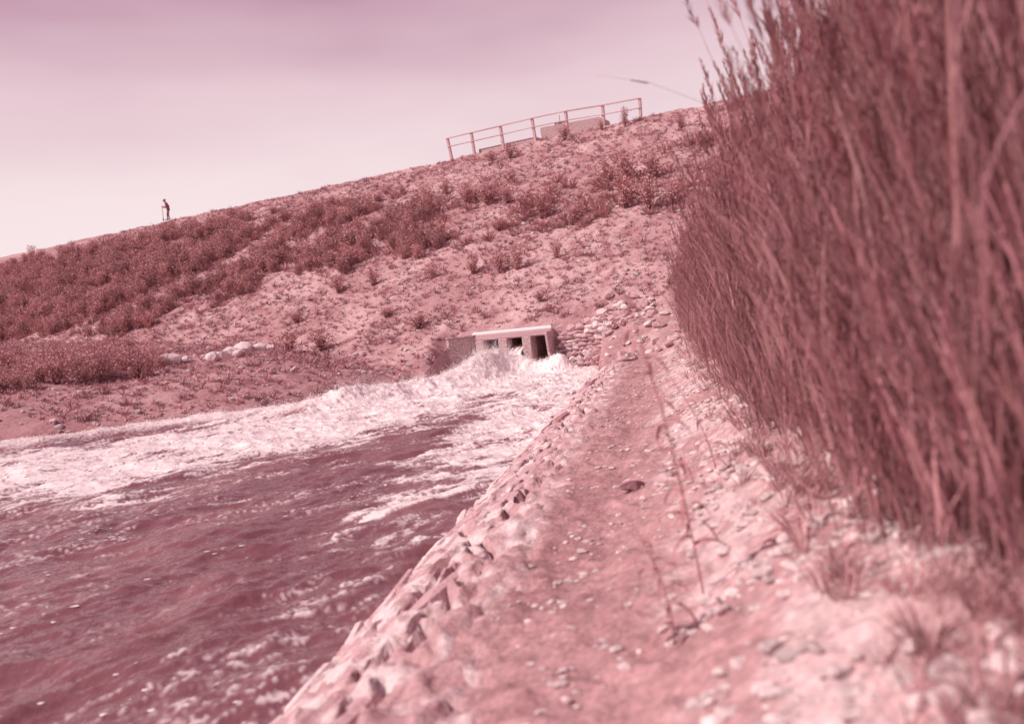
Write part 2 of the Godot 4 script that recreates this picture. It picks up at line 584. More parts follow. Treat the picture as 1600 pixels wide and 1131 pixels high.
func camera_and_light() -> void:
	var cam := Camera3D.new()
	cam.name = "camera"
	cam.position = Vector3(0, 2, 0)
	cam.basis = Basis(Vector3.RIGHT, deg_to_rad(-2.7)) * Basis(Vector3.BACK, deg_to_rad(-6.0))
	cam.near = 0.05
	cam.far = 2000.0
	var lens := CameraAttributesPhysical.new()
	lens.frustum_focal_length = 28.97
	lens.frustum_focus_distance = 17.0
	lens.exposure_aperture = 1.15
	lens.frustum_near = 0.05
	lens.frustum_far = 2000.0
	cam.attributes = lens
	add_child(cam)
	cam.fov = 45.0
	cam.current = true

	var sun := DirectionalLight3D.new()
	sun.name = "sun"
	sun.light_energy = 1.35
	sun.light_color = Color(1.0, 0.93, 0.90)
	sun.light_angular_distance = 0.6
	sun.shadow_enabled = true
	add_child(sun)
	sun.look_at_from_position(Vector3(-0.70, 0.74, 0.20), Vector3.ZERO)

	var high := FastNoiseLite.new()
	noise_set(high, 21, 1.0, 4)
	var im := Image.create(1024, 512, false, Image.FORMAT_RGBF)
	var stops := [[0.0, Color(0.98, 0.84, 0.84)], [0.16, Color(0.93, 0.77, 0.79)], [0.26, Color(0.80, 0.59, 0.65)], [0.36, Color(0.56, 0.33, 0.43)], [0.46, Color(0.36, 0.17, 0.25)], [1.0, Color(0.32, 0.15, 0.23)]]
	for y in 512:
		var el := (0.5 - (y + 0.5) / 512.0) * PI
		for x in 1024:
			var az := (x + 0.5) / 1024.0 * TAU
			var d := Vector3(cos(el) * cos(az), sin(el), cos(el) * sin(az))
			var c: Color = stops[0][1]
			if d.y > 0.0:
				var yy := clampf(d.y + 0.05 * high.get_noise_3d(d.x * 2.0, d.y * 9.0, d.z * 2.0), 0.0, 1.0)
				for i in stops.size() - 1:
					if yy >= stops[i][0]:
						c = stops[i][1].lerp(stops[i + 1][1], clampf((yy - stops[i][0]) / (stops[i + 1][0] - stops[i][0]), 0.0, 1.0))
			im.set_pixel(x, y, c)
	var sky_mat := PanoramaSkyMaterial.new()
	sky_mat.panorama = ImageTexture.create_from_image(im)
	var sky := Sky.new()
	sky.sky_material = sky_mat
	var env := Environment.new()
	env.background_mode = Environment.BG_SKY
	env.sky = sky
	env.ambient_light_source = Environment.AMBIENT_SOURCE_SKY
	env.tonemap_mode = Environment.TONE_MAPPER_LINEAR
	env.tonemap_exposure = 1.0
	env.volumetric_fog_enabled = true
	env.volumetric_fog_density = 0.0
	env.sdfgi_enabled = true
	env.ssao_enabled = true
	env.ssil_enabled = true
	var we := WorldEnvironment.new()
	we.name = "world_environment"
	we.environment = env
	add_child(we)

func materials() -> void:
	var grit := mottle(31, 0.02, 0.82, 1.0)
	var soft := mottle(32, 0.012, 0.86, 1.0)
	var gn := bumps(33, 0.03, 6.0)
	var cn := bumps(34, 0.02, 5.0, 512, true)
	mat.earth = stuff_mat(Color(1, 1, 1), 0.95, grit, cn, 0.55)
	mat.bank = stuff_mat(Color(1, 1, 1), 0.95, grit, gn, 1.7)
	mat.water = stuff_mat(Color(1, 1, 1), 0.13, null, bumps(36, 0.022, 4.0), 0.9)
	mat.water.normal_scale = 1.0
	mat.bank.normal_scale = 1.0
	mat.stone = stuff_mat(Color(0.64, 0.42, 0.45), 0.92, grit, gn, 2.6)
	mat.pale_stone = stuff_mat(Color(0.84, 0.70, 0.71), 0.9, soft, gn, 2.0)
	mat.concrete = stuff_mat(Color(0.72, 0.51, 0.525), 0.9, mottle(38, 0.016, 0.68, 1.0, 512, 6), gn, 1.3)
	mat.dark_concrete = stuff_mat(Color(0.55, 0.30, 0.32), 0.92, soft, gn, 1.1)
	mat.wood = stuff_mat(Color(0.68, 0.46, 0.48), 0.85, soft, null, 2.0)
	mat.iron = stuff_mat(Color(0.22, 0.09, 0.11), 0.6)
	mat.leaf = stuff_mat(Color(0.60, 0.325, 0.335), 0.8)
	mat.twig = stuff_mat(Color(0.30, 0.11, 0.13), 0.9)
	mat.grass = stuff_mat(Color(0.58, 0.33, 0.35), 0.85)
	mat.reed = stuff_mat(Color(0.46, 0.225, 0.24), 0.75)
	mat.weed = stuff_mat(Color(0.42, 0.20, 0.215), 0.8)
	mat.foam = stuff_mat(Color(0.93, 0.88, 0.88), 0.7)
	mat.skin = stuff_mat(Color(1, 1, 1), 0.9)
	for k in ["leaf", "grass", "reed", "weed"]:
		mat[k].backlight_enabled = true
		mat[k].backlight = Color(0.10, 0.04, 0.04)

func far_slope() -> void:
	var uu := steps(-400.0, 320.0, func(x): return 0.17 + maxf(0.0, maxf(-44.0 - x, x - 24.0)) * 0.2 if x > -60.0 else maxf(0.5, (-44.0 - x) * 0.1))
	var ss := steps(-60.0, 300.0, func(x): return 0.17 + maxf(0.0, maxf(-2.0 - x, x - 33.0)) * 0.15)
	var rows := uu.size()
	var cols := ss.size()
	var pos := PackedVector3Array()
	pos.resize(rows * cols)
	var col := PackedColorArray()
	col.resize(rows * cols)
	var skip := PackedByteArray()
	skip.resize(rows * cols)
	var pale := Color(0.67, 0.455, 0.465)
	var dust := Color(0.52, 0.305, 0.32)
	var turf := Color(0.40, 0.19, 0.205)
	for r in rows:
		for c in cols:
			var p := from_us(uu[r], ss[c])
			var k := ac(p)
			var y := ground(p)
			var calm := smoothstep(0.0, 1.2, absf(ss[c] - GATE_S) + maxf(0.0, absf(uu[r] - 9.3) - 2.2))
			y += rough(p) * calm
			if k.y > 0.6 and k.x < 27.0: y -= 0.45 * (1.0 - smoothstep(24.0, 27.0, k.x))
			pos[r * cols + c] = Vector3(p.x, y, p.y)
			var m := n_big.get_noise_2d(p.x * 0.4, p.y * 0.4) * 0.9 + n_mid.get_noise_2d(p.x, p.y) * 0.5
			var q := dust.lerp(pale, smoothstep(-0.25, 0.35, m))
			var veg := smoothstep(-0.1, 0.45, n_mid.get_noise_2d(p.x * 0.6 + 60.0, p.y * 0.6) + 0.3 * n_fine.get_noise_2d(p.x, p.y) - 0.12 + 0.25 * smoothstep(0.0, -25.0, uu[r]))
			q = q.lerp(turf, veg * 0.75)
			q = q.lerp(turf, 0.6 * smoothstep(26.0, 29.0, ss[c]) * (0.6 + 0.4 * veg))
			if y < 0.28: q = q.lerp(Color(0.34, 0.15, 0.165), 0.7 * (1.0 - smoothstep(0.12, 0.28, y + 0.08 * n_fine.get_noise_2d(p.x, p.y))))
			col[r * cols + c] = q
	for r in rows - 1:
		for c in cols - 1:
			var i := r * cols + c
			if uu[r] > 7.35 and uu[r] < 10.85 and absf(ss[c] - GATE_S) < 0.6:
				var a := pos[i].y
				var b := pos[i + 1].y
				if absf(a - b) > 0.7 or absf(pos[i + cols].y - pos[i + cols + 1].y) > 0.7: skip[i] = 1
	var o := part("dam_slope", grid_mesh(pos, col, rows, cols, skip), mat.earth, self)
	tag(o, "dusty dam face and far bank of bare earth and rubble", "", "", "structure")

func bank_height(k: Vector2) -> float:
	var p := from_ac(k.x, k.y)
	var y := ground(p)
	var path := smoothstep(1.2, 1.5, k.y) * (1.0 - smoothstep(2.0, 2.5, k.y))
	y += 0.05 * n_mid.get_noise_2d(p.x * 1.4, p.y * 1.4) + (0.035 - 0.018 * path) * n_fine.get_noise_2d(p.x * 1.2, p.y * 1.2) + 0.03 * n_lace.get_noise_2d(p.x * 1.6, p.y * 1.6) + 0.06 * n_big.get_noise_2d(p.x, p.y)
	return y

func right_bank() -> void:
	var aa := steps(-14.0, 31.0, func(x): return 0.5 if x < -1.0 else 0.03 + 0.0045 * maxf(0.0, x - 3.0))
	var cc := steps(1.12, 60.0, func(x): return 0.035 + maxf(0.0, x - 3.6) * 0.12)
	var pos := PackedVector3Array()
	var col := PackedColorArray()
	var soil := Color(0.54, 0.315, 0.33)
	var pale := Color(0.74, 0.55, 0.565)
	var deep := Color(0.38, 0.18, 0.195)
	for a in aa:
		for c in cc:
			var p := from_ac(a, c)
			var y := bank_height(Vector2(a, c))
			if c > 20.0: y -= (c - 20.0) * 0.002
			pos.append(Vector3(p.x, y, p.y))
			var m := n_mid.get_noise_2d(p.x * 0.9, p.y * 0.9) + 0.6 * n_fine.get_noise_2d(p.x * 1.3, p.y * 1.3)
			var path := smoothstep(1.15, 1.45, c + 0.2 * m) * (1.0 - smoothstep(2.0, 2.4, c + 0.25 * m))
			var q := soil.lerp(pale, smoothstep(-0.15, 0.5, m + 0.15))
			q = q.lerp(soil.lerp(deep, smoothstep(-0.3, 0.5, m)), path * 0.85)
			var g := 1.0 + 0.30 * n_lace.get_noise_2d(p.x * 2.2, p.y * 2.2) + 0.22 * n_fine.get_noise_2d(p.x * 0.9 + 20.0, p.y * 0.9)
			col.append(Color(q.r * g, q.g * g, q.b * g))
	var o := part("right_bank", grid_mesh(pos, col, aa.size(), cc.size()), mat.bank, self)
	tag(o, "trodden earth bank along the channel wall", "", "", "structure")

func channel_water() -> void:
	var aa := steps(-10.0, 33.6, func(x): return 0.028 + 0.0019 * maxf(0.0, x) if x > 2.0 else 0.2)
	var cc := steps(-40.0, 0.75, func(x): return 0.028 + 0.0028 * -x + (maxf(0.0, -14.0 - x) * 0.02) if x < 0.0 else 0.05)
	var pos := PackedVector3Array()
	pos.resize(aa.size() * cc.size())
	var col := PackedColorArray()
	col.resize(pos.size())
	var dark := Color(0.20, 0.085, 0.100)
	var milk := Color(0.28, 0.132, 0.145)
	var thin := Color(0.86, 0.72, 0.73)
	var white := Color(0.93, 0.86, 0.86)
	var i := 0
	for a in aa:
		for c in cc:
			var k := Vector2(a, c)
			var p := from_ac(a, c)
			var w := water_at(p, k)
			pos[i] = Vector3(p.x, w.x, p.y)
			var b := dark.lerp(milk, smoothstep(-0.3, 0.6, n_mid.get_noise_2d(a * 0.2, c * 0.5)))
			col[i] = b.lerp(thin.lerp(white, w.z), w.y)
			i += 1
	var o := part("channel_water", grid_mesh(pos, col, aa.size(), cc.size()), mat.water, self)
	tag(o, "turbid rushing water streaked with white foam", "", "", "structure")

	# froth lumps and spray thrown up from the breaking water
	rng.seed = 77
	var lump := stone_mesh(301, 0.75, 0.5)
	var places := []
	var tints := []
	while places.size() < 4000:
		var a := rng.randf_range(8.0, 33.0)
		var c := rng.randf_range(-13.0, 0.0)
		var p := from_ac(a, c)
		if shore(p) > 0.2: continue
		var w := water_at(p, Vector2(a, c))
		var f := maxf(band_at(p, BAND), band_at(p, EDGE))
		if w.y < 0.75 or rng.randf() > f * f: continue
		var s := 0.012 + 0.03 * pow(rng.randf(), 2.0)
		places.append(Transform3D(Basis(Vector3.UP, -0.93 + rng.randfn() * 0.3).scaled_local(Vector3(s * 1.2, s * 0.5, s * rng.randf_range(1.5, 3.5))), Vector3(p.x, w.x + s * 0.1, p.y)))
		var t := rng.randf_range(0.93, 1.0)
		tints.append(Color(t, t, t))
	copies("froth", lump, mat.foam, places, tints, "white froth lumps on the breaking water", "froth")
	places = []
	tints = []
	for n in 16000:
		var i0 := rng.randi_range(0, SWELL.size() - 2)
		if rng.randf() < 0.45: i0 = rng.randi_range(2, 5)
		var t := rng.randf()
		var x: float = lerpf(SWELL[i0][0], SWELL[i0 + 1][0], t) + rng.randfn() * 0.3
		var z: float = lerpf(SWELL[i0][1], SWELL[i0 + 1][1], t) + rng.randfn() * 0.3
		var h: float = lerpf(SWELL[i0][2], SWELL[i0 + 1][2], t)
		var p := Vector2(x, z)
		var y := water_at(p, ac(p)).x + absf(rng.randfn()) * h * 0.24 * (0.5 + n_fine.get_noise_2d(x * 0.8, z * 0.8) * 1.4)
		var s := 0.007 + 0.018 * pow(rng.randf(), 2.0)
		places.append(Transform3D(Basis.from_euler(Vector3(rng.randf() * 3, rng.randf() * TAU, 0)).scaled(Vector3(s, s * rng.randf_range(0.8, 1.3), s)), Vector3(x, y, z)))
		tints.append(Color(1, 1, 1))
	copies("spray", lump, mat.foam, places, tints, "white spray thrown up by the standing waves", "spray")
	for m in [[-0.9, 0.85, -31.2, 2.4, 1.3, 1.7, "mist hanging over the surge at the outlet"], [-4.9, 0.45, -26.3, 3.2, 0.8, 1.6, "mist over the standing wave by the far bank"]]:
		var fog := FogVolume.new()
		fog.name = numbered("spray_mist")
		fog.shape = RenderingServer.FOG_VOLUME_SHAPE_ELLIPSOID
		fog.size = Vector3(m[3], m[4], m[5])
		fog.position = Vector3(m[0], m[1], m[2])
		var fm := FogMaterial.new()
		fm.density = 0.07
		fm.albedo = Color(0.97, 0.94, 0.94)
		fm.edge_fade = 0.9
		fog.material = fm
		add_child(fog)
		tag(fog, m[6], "mist", "", "stuff")
	# small foam flecks drifting on the dark tongue of water
	places = []
	tints = []
	while places.size() < 900:
		var a := 3.0 + pow(rng.randf(), 1.2) * 22.0
		var c := -rng.randf_range(0.2, 9.0)
		var g := n_mid.get_noise_2d(a * 0.5, c * 0.9 + 33.0)
		if rng.randf() > smoothstep(-0.25, 0.4, g): continue
		for j in rng.randi_range(1, 4):
			var k := Vector2(a + rng.randfn() * 0.18, c + rng.randfn() * 0.09)
			if k.y > -0.1: continue
			var p := from_ac(k.x, k.y)
			var w := water_at(p, k)
			var s := 0.008 + 0.03 * pow(rng.randf(), 2.0)
			places.append(Transform3D(Basis(Vector3.UP, rng.randf() * TAU).scaled(Vector3(s * rng.randf_range(0.8, 2.4), s * 0.25, s)), Vector3(p.x, w.x + 0.002, p.y)))
			tints.append(Color(1, 1, 1) * rng.randf_range(0.75, 1.0))
	copies("foam_flecks", lump, mat.foam, places, tints, "small white foam flecks drifting on dark water", "foam")

func channel_wall() -> void:
	var wall := thing("channel_wall", "rough stone channel wall with cracked slabs beside the water", "wall", Vector3(W0.x, 0, W0.y))
	rng.seed = 91
	var kinds := []
	for i in 8: kinds.append(stone_mesh(400 + i, 0.8, 0.92))
	# mortar bed under the stones
	var aa := steps(-6.0, 32.4, func(x): return 0.3 if x < 2.0 else 0.04 + 0.005 * maxf(0.0, x - 3.0))
	var cc := steps(-0.06, 1.45, func(_x): return 0.04)
	var pos := PackedVector3Array()
	var col := PackedColorArray()
	for a in aa:
		for c in cc:
			var p := from_ac(a, c)
			var y := bank(c) + 0.02 + 0.04 * n_mid.get_noise_2d(p.x * 1.8, p.y * 1.8) + 0.06 * n_fine.get_noise_2d(a * 0.8, c * 2.0) + 0.035 * n_lace.get_noise_2d(a * 1.3, c * 2.2)
			y -= 0.14 * smoothstep(0.42, 0.7, 1.0 - absf(n_fine.get_noise_2d(a * 0.22, c * 0.9 + 5.0)) * 6.0) * smoothstep(0.3, 0.6, c) * (1.0 - smoothstep(0.85, 1.1, c))
			if c > 1.1: y -= (c - 1.1) * 0.35
			if c < 0.02: y = -0.5
			pos.append(Vector3(p.x, y, p.y) - wall.position)
			var m := n_fine.get_noise_2d(a * 1.1, c * 1.1) + 0.5 * n_mid.get_noise_2d(a, c)
			col.append(Color(0.58, 0.36, 0.38).lerp(Color(0.86, 0.72, 0.73), smoothstep(-0.2, 0.5, m)))
	part("mortar_bed", grid_mesh(pos, col, aa.size(), cc.size()), mat.bank, wall)
	# fitted face stones up to the ridge, then cap slabs
	var blocks := []
	for i in 14: blocks.append(box_mesh(Vector3.ONE, 0.14, 0.11))
	for row in 4:
		var a := 2.4 + row * 0.23
		while a < 32.0:
			var l: float = rng.randf_range(0.28, 0.75) if row < 2 else rng.randf_range(0.4, 1.1)
			var c: float = [0.12, 0.40, 0.72, 1.08][row] + rng.randf_range(-0.02, 0.02)
			var wd: float = [0.24, 0.30, 0.32, 0.36][row] * rng.randf_range(0.9, 1.02)
			var th := 0.16
			var p := from_ac(a + l / 2.0, c)
			var tilt := atan2(bank(c + 0.1) - bank(c - 0.1), 0.2)
			var y := bank(c) - th * 0.5 + rng.randf_range(-0.005, 0.03) + 0.03 * n_mid.get_noise_2d(p.x * 1.8, p.y * 1.8)
			if rng.randf() < [0.93, 0.88, 0.75, 0.25][row]:
				var s := part("stone" if row < 3 else "slab", blocks[rng.randi() % 14], mat.pale_stone if rng.randf() < 0.4 else mat.stone, wall)
				var bas := Basis(Vector3.UP, rng.randf_range(-0.14, 0.14)) * Basis(Vector3.BACK, tilt + rng.randf_range(-0.10, 0.08)) * Basis(Vector3.RIGHT, rng.randf_range(-0.05, 0.05))
				s.transform = Transform3D((Basis(Vector3.UP, -0.1734) * bas).scaled_local(Vector3(wd, th, l)), Vector3(p.x, y, p.y) - wall.position)
			a += l + rng.randf_range(0.0, 0.05)

func sluice() -> void:
	var centre := from_us(9.33, GATE_S)       # middle opening lies near u = 9.33
	var gate := thing("sluice_outlet", "concrete sluice headwall with three square openings at the dam foot", "sluice", Vector3(centre.x, 0, centre.y), -atan2(U.y, U.x))
	# own axes: x along the wall, z towards the water
	rng.seed = 5
	var x0 := -1.75
	var x1 := 1.62
	var o0 := [-1.36, -0.32, 0.72]
	var wdt := 0.64
	part("lintel", box_mesh(Vector3(x1 - x0, 0.24, 0.42), 0.035, 0.015), mat.stone, gate, Vector3((x0 + x1) / 2.0, 1.455, -0.20))
	var edges := [x0]
	for o in o0: edges.append_array([o, o + wdt])
	edges.append(x1)
	for i in 4:
		var a: float = edges[i * 2]
		var b: float = edges[i * 2 + 1]
		part("pier", box_mesh(Vector3(b - a, 2.0, 0.45), 0.03), mat.concrete, gate, Vector3((a + b) / 2.0, 0.352, -0.19))
	part("sill", box_mesh(Vector3(x1 - x0, 0.5, 0.6), 0.02), mat.dark_concrete, gate, Vector3((x0 + x1) / 2.0, -0.02, -0.24))
	# culvert chamber behind the openings
	part("culvert_roof", box_mesh(Vector3(x1 - x0, 0.12, 3.2), 0.01), mat.dark_concrete, gate, Vector3((x0 + x1) / 2.0, 1.425, -2.03))
	part("culvert_floor", box_mesh(Vector3(x1 - x0, 0.12, 3.2), 0.01), mat.dark_concrete, gate, Vector3((x0 + x1) / 2.0, 0.1, -2.15))
	part("culvert_end", box_mesh(Vector3(x1 - x0, 1.6, 0.15), 0.01), mat.dark_concrete, gate, Vector3((x0 + x1) / 2.0, 0.7, -3.72))
	for x in [x0 + 0.07, -0.52, 0.52, x1 - 0.07]:
		part("culvert_wall", box_mesh(Vector3(0.14, 1.7, 3.2), 0.01), mat.dark_concrete, gate, Vector3(x, 0.66, -2.03))
	# left wing wall flares out towards the water, right cheek is thin
	var wing := part("wing_wall", box_mesh(Vector3(1.2, 1.96, 0.28), 0.03), mat.concrete, gate, Vector3(-2.2, 0.54, 0.26), Vector3(0, 0.85, 0))
	part("coping", box_mesh(Vector3(1.24, 0.07, 0.34), 0.015), mat.concrete, wing, Vector3(0, 1.015, 0))
	part("cheek_wall", box_mesh(Vector3(0.10, 2.0, 0.9), 0.02), mat.concrete, gate, Vector3(1.69, 0.48, 0.22), Vector3(0.0, 0.12, 0.06))
	# falling water in the openings
	var col_w := Color(0.93, 0.86, 0.86)
	for j in 3:
		var head: float = [0.98, 1.02, 0.5][j]
		var pos := PackedVector3Array()
		var col := PackedColorArray()
		for r in 40:
			var t := r / 39.0
			for c in 22:
				var x: float = o0[j] + 0.02 + (wdt - 0.04) * c / 21.0
				var n := n_fine.get_noise_3d(x * 2.2, t * 0.7, j * 9.0)
				var n2 := n_fine.get_noise_3d(x * 4.0, t * 2.0, j * 5.0 + 20.0)
				var z := -1.2 + t * 2.0 + 0.10 * n
				var drop := maxf(0.0, t - 0.42)
				var y := head - 0.08 * t - drop * drop * 3.4 + 0.07 * n + 0.04 * n2
				pos.append(gate.transform * Vector3(x + 0.03 * n2 * t, y, z + 0.05 * n2))
				col.append(Color(0.42, 0.17, 0.19).lerp(col_w, smoothstep(-0.25, 0.2, n + 0.6 * n2 + 0.5 * t - 0.1)))
		var w := part(numbered("falling_water"), grid_mesh(pos, col, 40, 22), mat.water, self)
		tag(w, "", "", "", "structure")
	# rough stone wall right of the outlet
	var pivot := from_us(11.05, GATE_S + 0.2)
	var stones := thing("stone_wing_wall", "rough rubble stone wall sloping up right of the sluice outlet", "stone wall", Vector3(pivot.x, 0, pivot.y))
	rng.seed = 17
	var kinds := []
	for i in 6: kinds.append(stone_mesh(500 + i, 0.9, 1.0))
	var a0 := Vector2(2.10, -32.02)
	var a1 := Vector2(3.62, -31.0)
	var run := a1 - a0
	var face := -atan2(run.y, run.x)
	var out := Vector2(-run.y, run.x).normalized()
	var y := -0.05
	while y < 1.75:
		var hgt := rng.randf_range(0.13, 0.22)
		var x := -0.4 - rng.randf() * 0.12
		while x < run.length() + 0.9:
			var l := rng.randf_range(0.18, 0.42)
			var p := a0 + run.normalized() * (x + l / 2.0) - out * (y * 0.22 - rng.randf_range(-0.03, 0.06))
			if y > 0.25 * (x - 0.7) * -1.0 - 1.0 and y < 1.55 + x * 0.12:
				part("stone", kinds[rng.randi() % 6], mat.pale_stone if rng.randf() < 0.4 else mat.stone, stones, Vector3(p.x, y + hgt / 2.0, p.y) - stones.position, Vector3(rng.randf_range(-0.15, 0.15), face + rng.randf_range(-0.2, 0.2), rng.randf_range(-0.12, 0.12)), Vector3(l * 1.2, hgt * 1.5, 0.4))
			x += l
		y += hgt
	for n in 84:
		var p := from_ac(rng.randf_range(26.0, 31.5), rng.randf_range(0.9, 4.0))
		if n > 40: p = from_ac(rng.randf_range(29.2, 33.5), rng.randf_range(0.0, 2.2))
		var s := rng.randf_range(0.12, 0.34)
		part("stone", kinds[rng.randi() % 6], mat.pale_stone if rng.randf() < 0.6 else mat.stone, stones, Vector3(p.x, maxf(stand(p), bank_height(ac(p))) + s * 0.05, p.y) - stones.position, Vector3(rng.randf_range(-0.3, 0.3), rng.randf() * TAU, rng.randf_range(-0.3, 0.3)), Vector3(s * 1.4, s * 0.8, s))

func crest_fence() -> void:
	rng.seed = 23
	var at := from_us(-0.3, 0.0)
	var fence := thing("crest_fence", "pale wooden post and two-rail fence on the dam crest", "fence", Vector3(at.x, CREST, at.y), -atan2(U.y, U.x))
	var posts := [-7.35, -5.45, -3.12, -0.67, 1.74, 4.32, 6.8]
	var tops := [1.40, 1.40, 1.40, 1.42, 1.38, 1.22, 1.12]
	var lean := [0.13, 0.05, 0.06, 0.07, 0.0, -0.01, -0.04]
	var head := []
	for i in 7:
		var h: float = tops[i] + 0.35
		var x: float = posts[i] + 0.3
		part("post", box_mesh(Vector3(0.18, h, 0.16), 0.015, 0.006), mat.wood, fence, Vector3(x - lean[i] * 0.35, tops[i] - h / 2.0, 0.0), Vector3(0, rng.randf_range(-0.1, 0.1), lean[i]))
		head.append(Vector3(x - lean[i] * tops[i], tops[i], 0))
	for i in 6:
		for lev in 2:
			var a: Vector3 = head[i] - (Vector3(0, 0.03, 0) if lev == 0 else Vector3(-lean[i] * 0.6, 0.62, 0))
			var b: Vector3 = head[i + 1] - (Vector3(0, 0.03, 0) if lev == 0 else Vector3(-lean[i + 1] * 0.6, 0.62, 0))
			a.z = 0.1 + 0.002 * i
			b.z = 0.1 + 0.002 * i
			var d := b - a
			part("rail", box_mesh(Vector3(d.length() + 0.04, 0.085 if lev == 0 else 0.065, 0.05), 0.01, 0.008), mat.wood, fence, (a + b) / 2.0 + Vector3(0, 0, 0.003 * (i % 2)), Vector3(0, 0, atan2(d.y, d.x)))
	# concrete gate house block behind the fence, and the low plinth beside it
	var b0 := from_us(1.65, -1.0)
	var block := thing("concrete_block", "low concrete gate block with sloping end behind the crest fence", "concrete block", Vector3(b0.x, CREST, b0.y), -atan2(U.y, U.x))
	var st := SurfaceTool.new()
	st.begin(Mesh.PRIMITIVE_TRIANGLES)
	st.set_smooth_group(-1)
	var f := [Vector3(-2.35, -0.4, 0), Vector3(-2.35, 0.92, 0), Vector3(1.95, 0.78, 0), Vector3(2.12, 0.66, 0), Vector3(2.42, -0.4, 0)]
	var zb := Vector3(0, 0, -1.3)
	for i in 5:
		var j := (i + 1) % 5
		face4(st, f[i], f[j], f[j] + zb, f[i] + zb, Vector3(f[j].y - f[i].y, f[i].x - f[j].x, 0) * -1.0)
	for i in range(1, 4):
		tri(st, f[0], f[i], f[i + 1])
		tri(st, f[0] + zb, f[i + 1] + zb, f[i] + zb)
	part("body", commit(st), mat.concrete, block)
	var p0 := from_us(-3.0, -0.75)
	var plinth := top_mesh("concrete_plinth", box_mesh(Vector3(4.5, 0.5, 0.9), 0.03), mat.concrete, "long low concrete plinth under the left half of the fence", "plinth")
	plinth.position = Vector3(p0.x, CREST + 0.0, p0.y)
	plinth.rotation.y = -atan2(U.y, U.x)
	# hand wheel of the gate valve
	var v0 := from_us(0.6, -1.45)
	var wheel := thing("valve_wheel", "thin iron valve wheel on a spindle above the concrete block", "valve", Vector3(v0.x, CREST + 0.83, v0.y))
	var sp := SurfaceTool.new()
	sp.begin(Mesh.PRIMITIVE_TRIANGLES)
	tube(sp, [Vector3.ZERO, Vector3(0, 0.75, 0)], [0.03, 0.02], 8)
	part("spindle", commit(sp), mat.iron, wheel)
	var ring := TorusMesh.new()
	ring.inner_radius = 0.34
	ring.outer_radius = 0.39
	ring.rings = 28
	ring.ring_segments = 8
	part("rim", ring, mat.iron, wheel, Vector3(0, 0.2, 0))
	for i in 3: part("spoke", box_mesh(Vector3(0.7, 0.03, 0.03), 0.005), mat.iron, wheel, Vector3(0, 0.2 + 0.001 * i, 0), Vector3(0, i * PI / 3.0, 0))

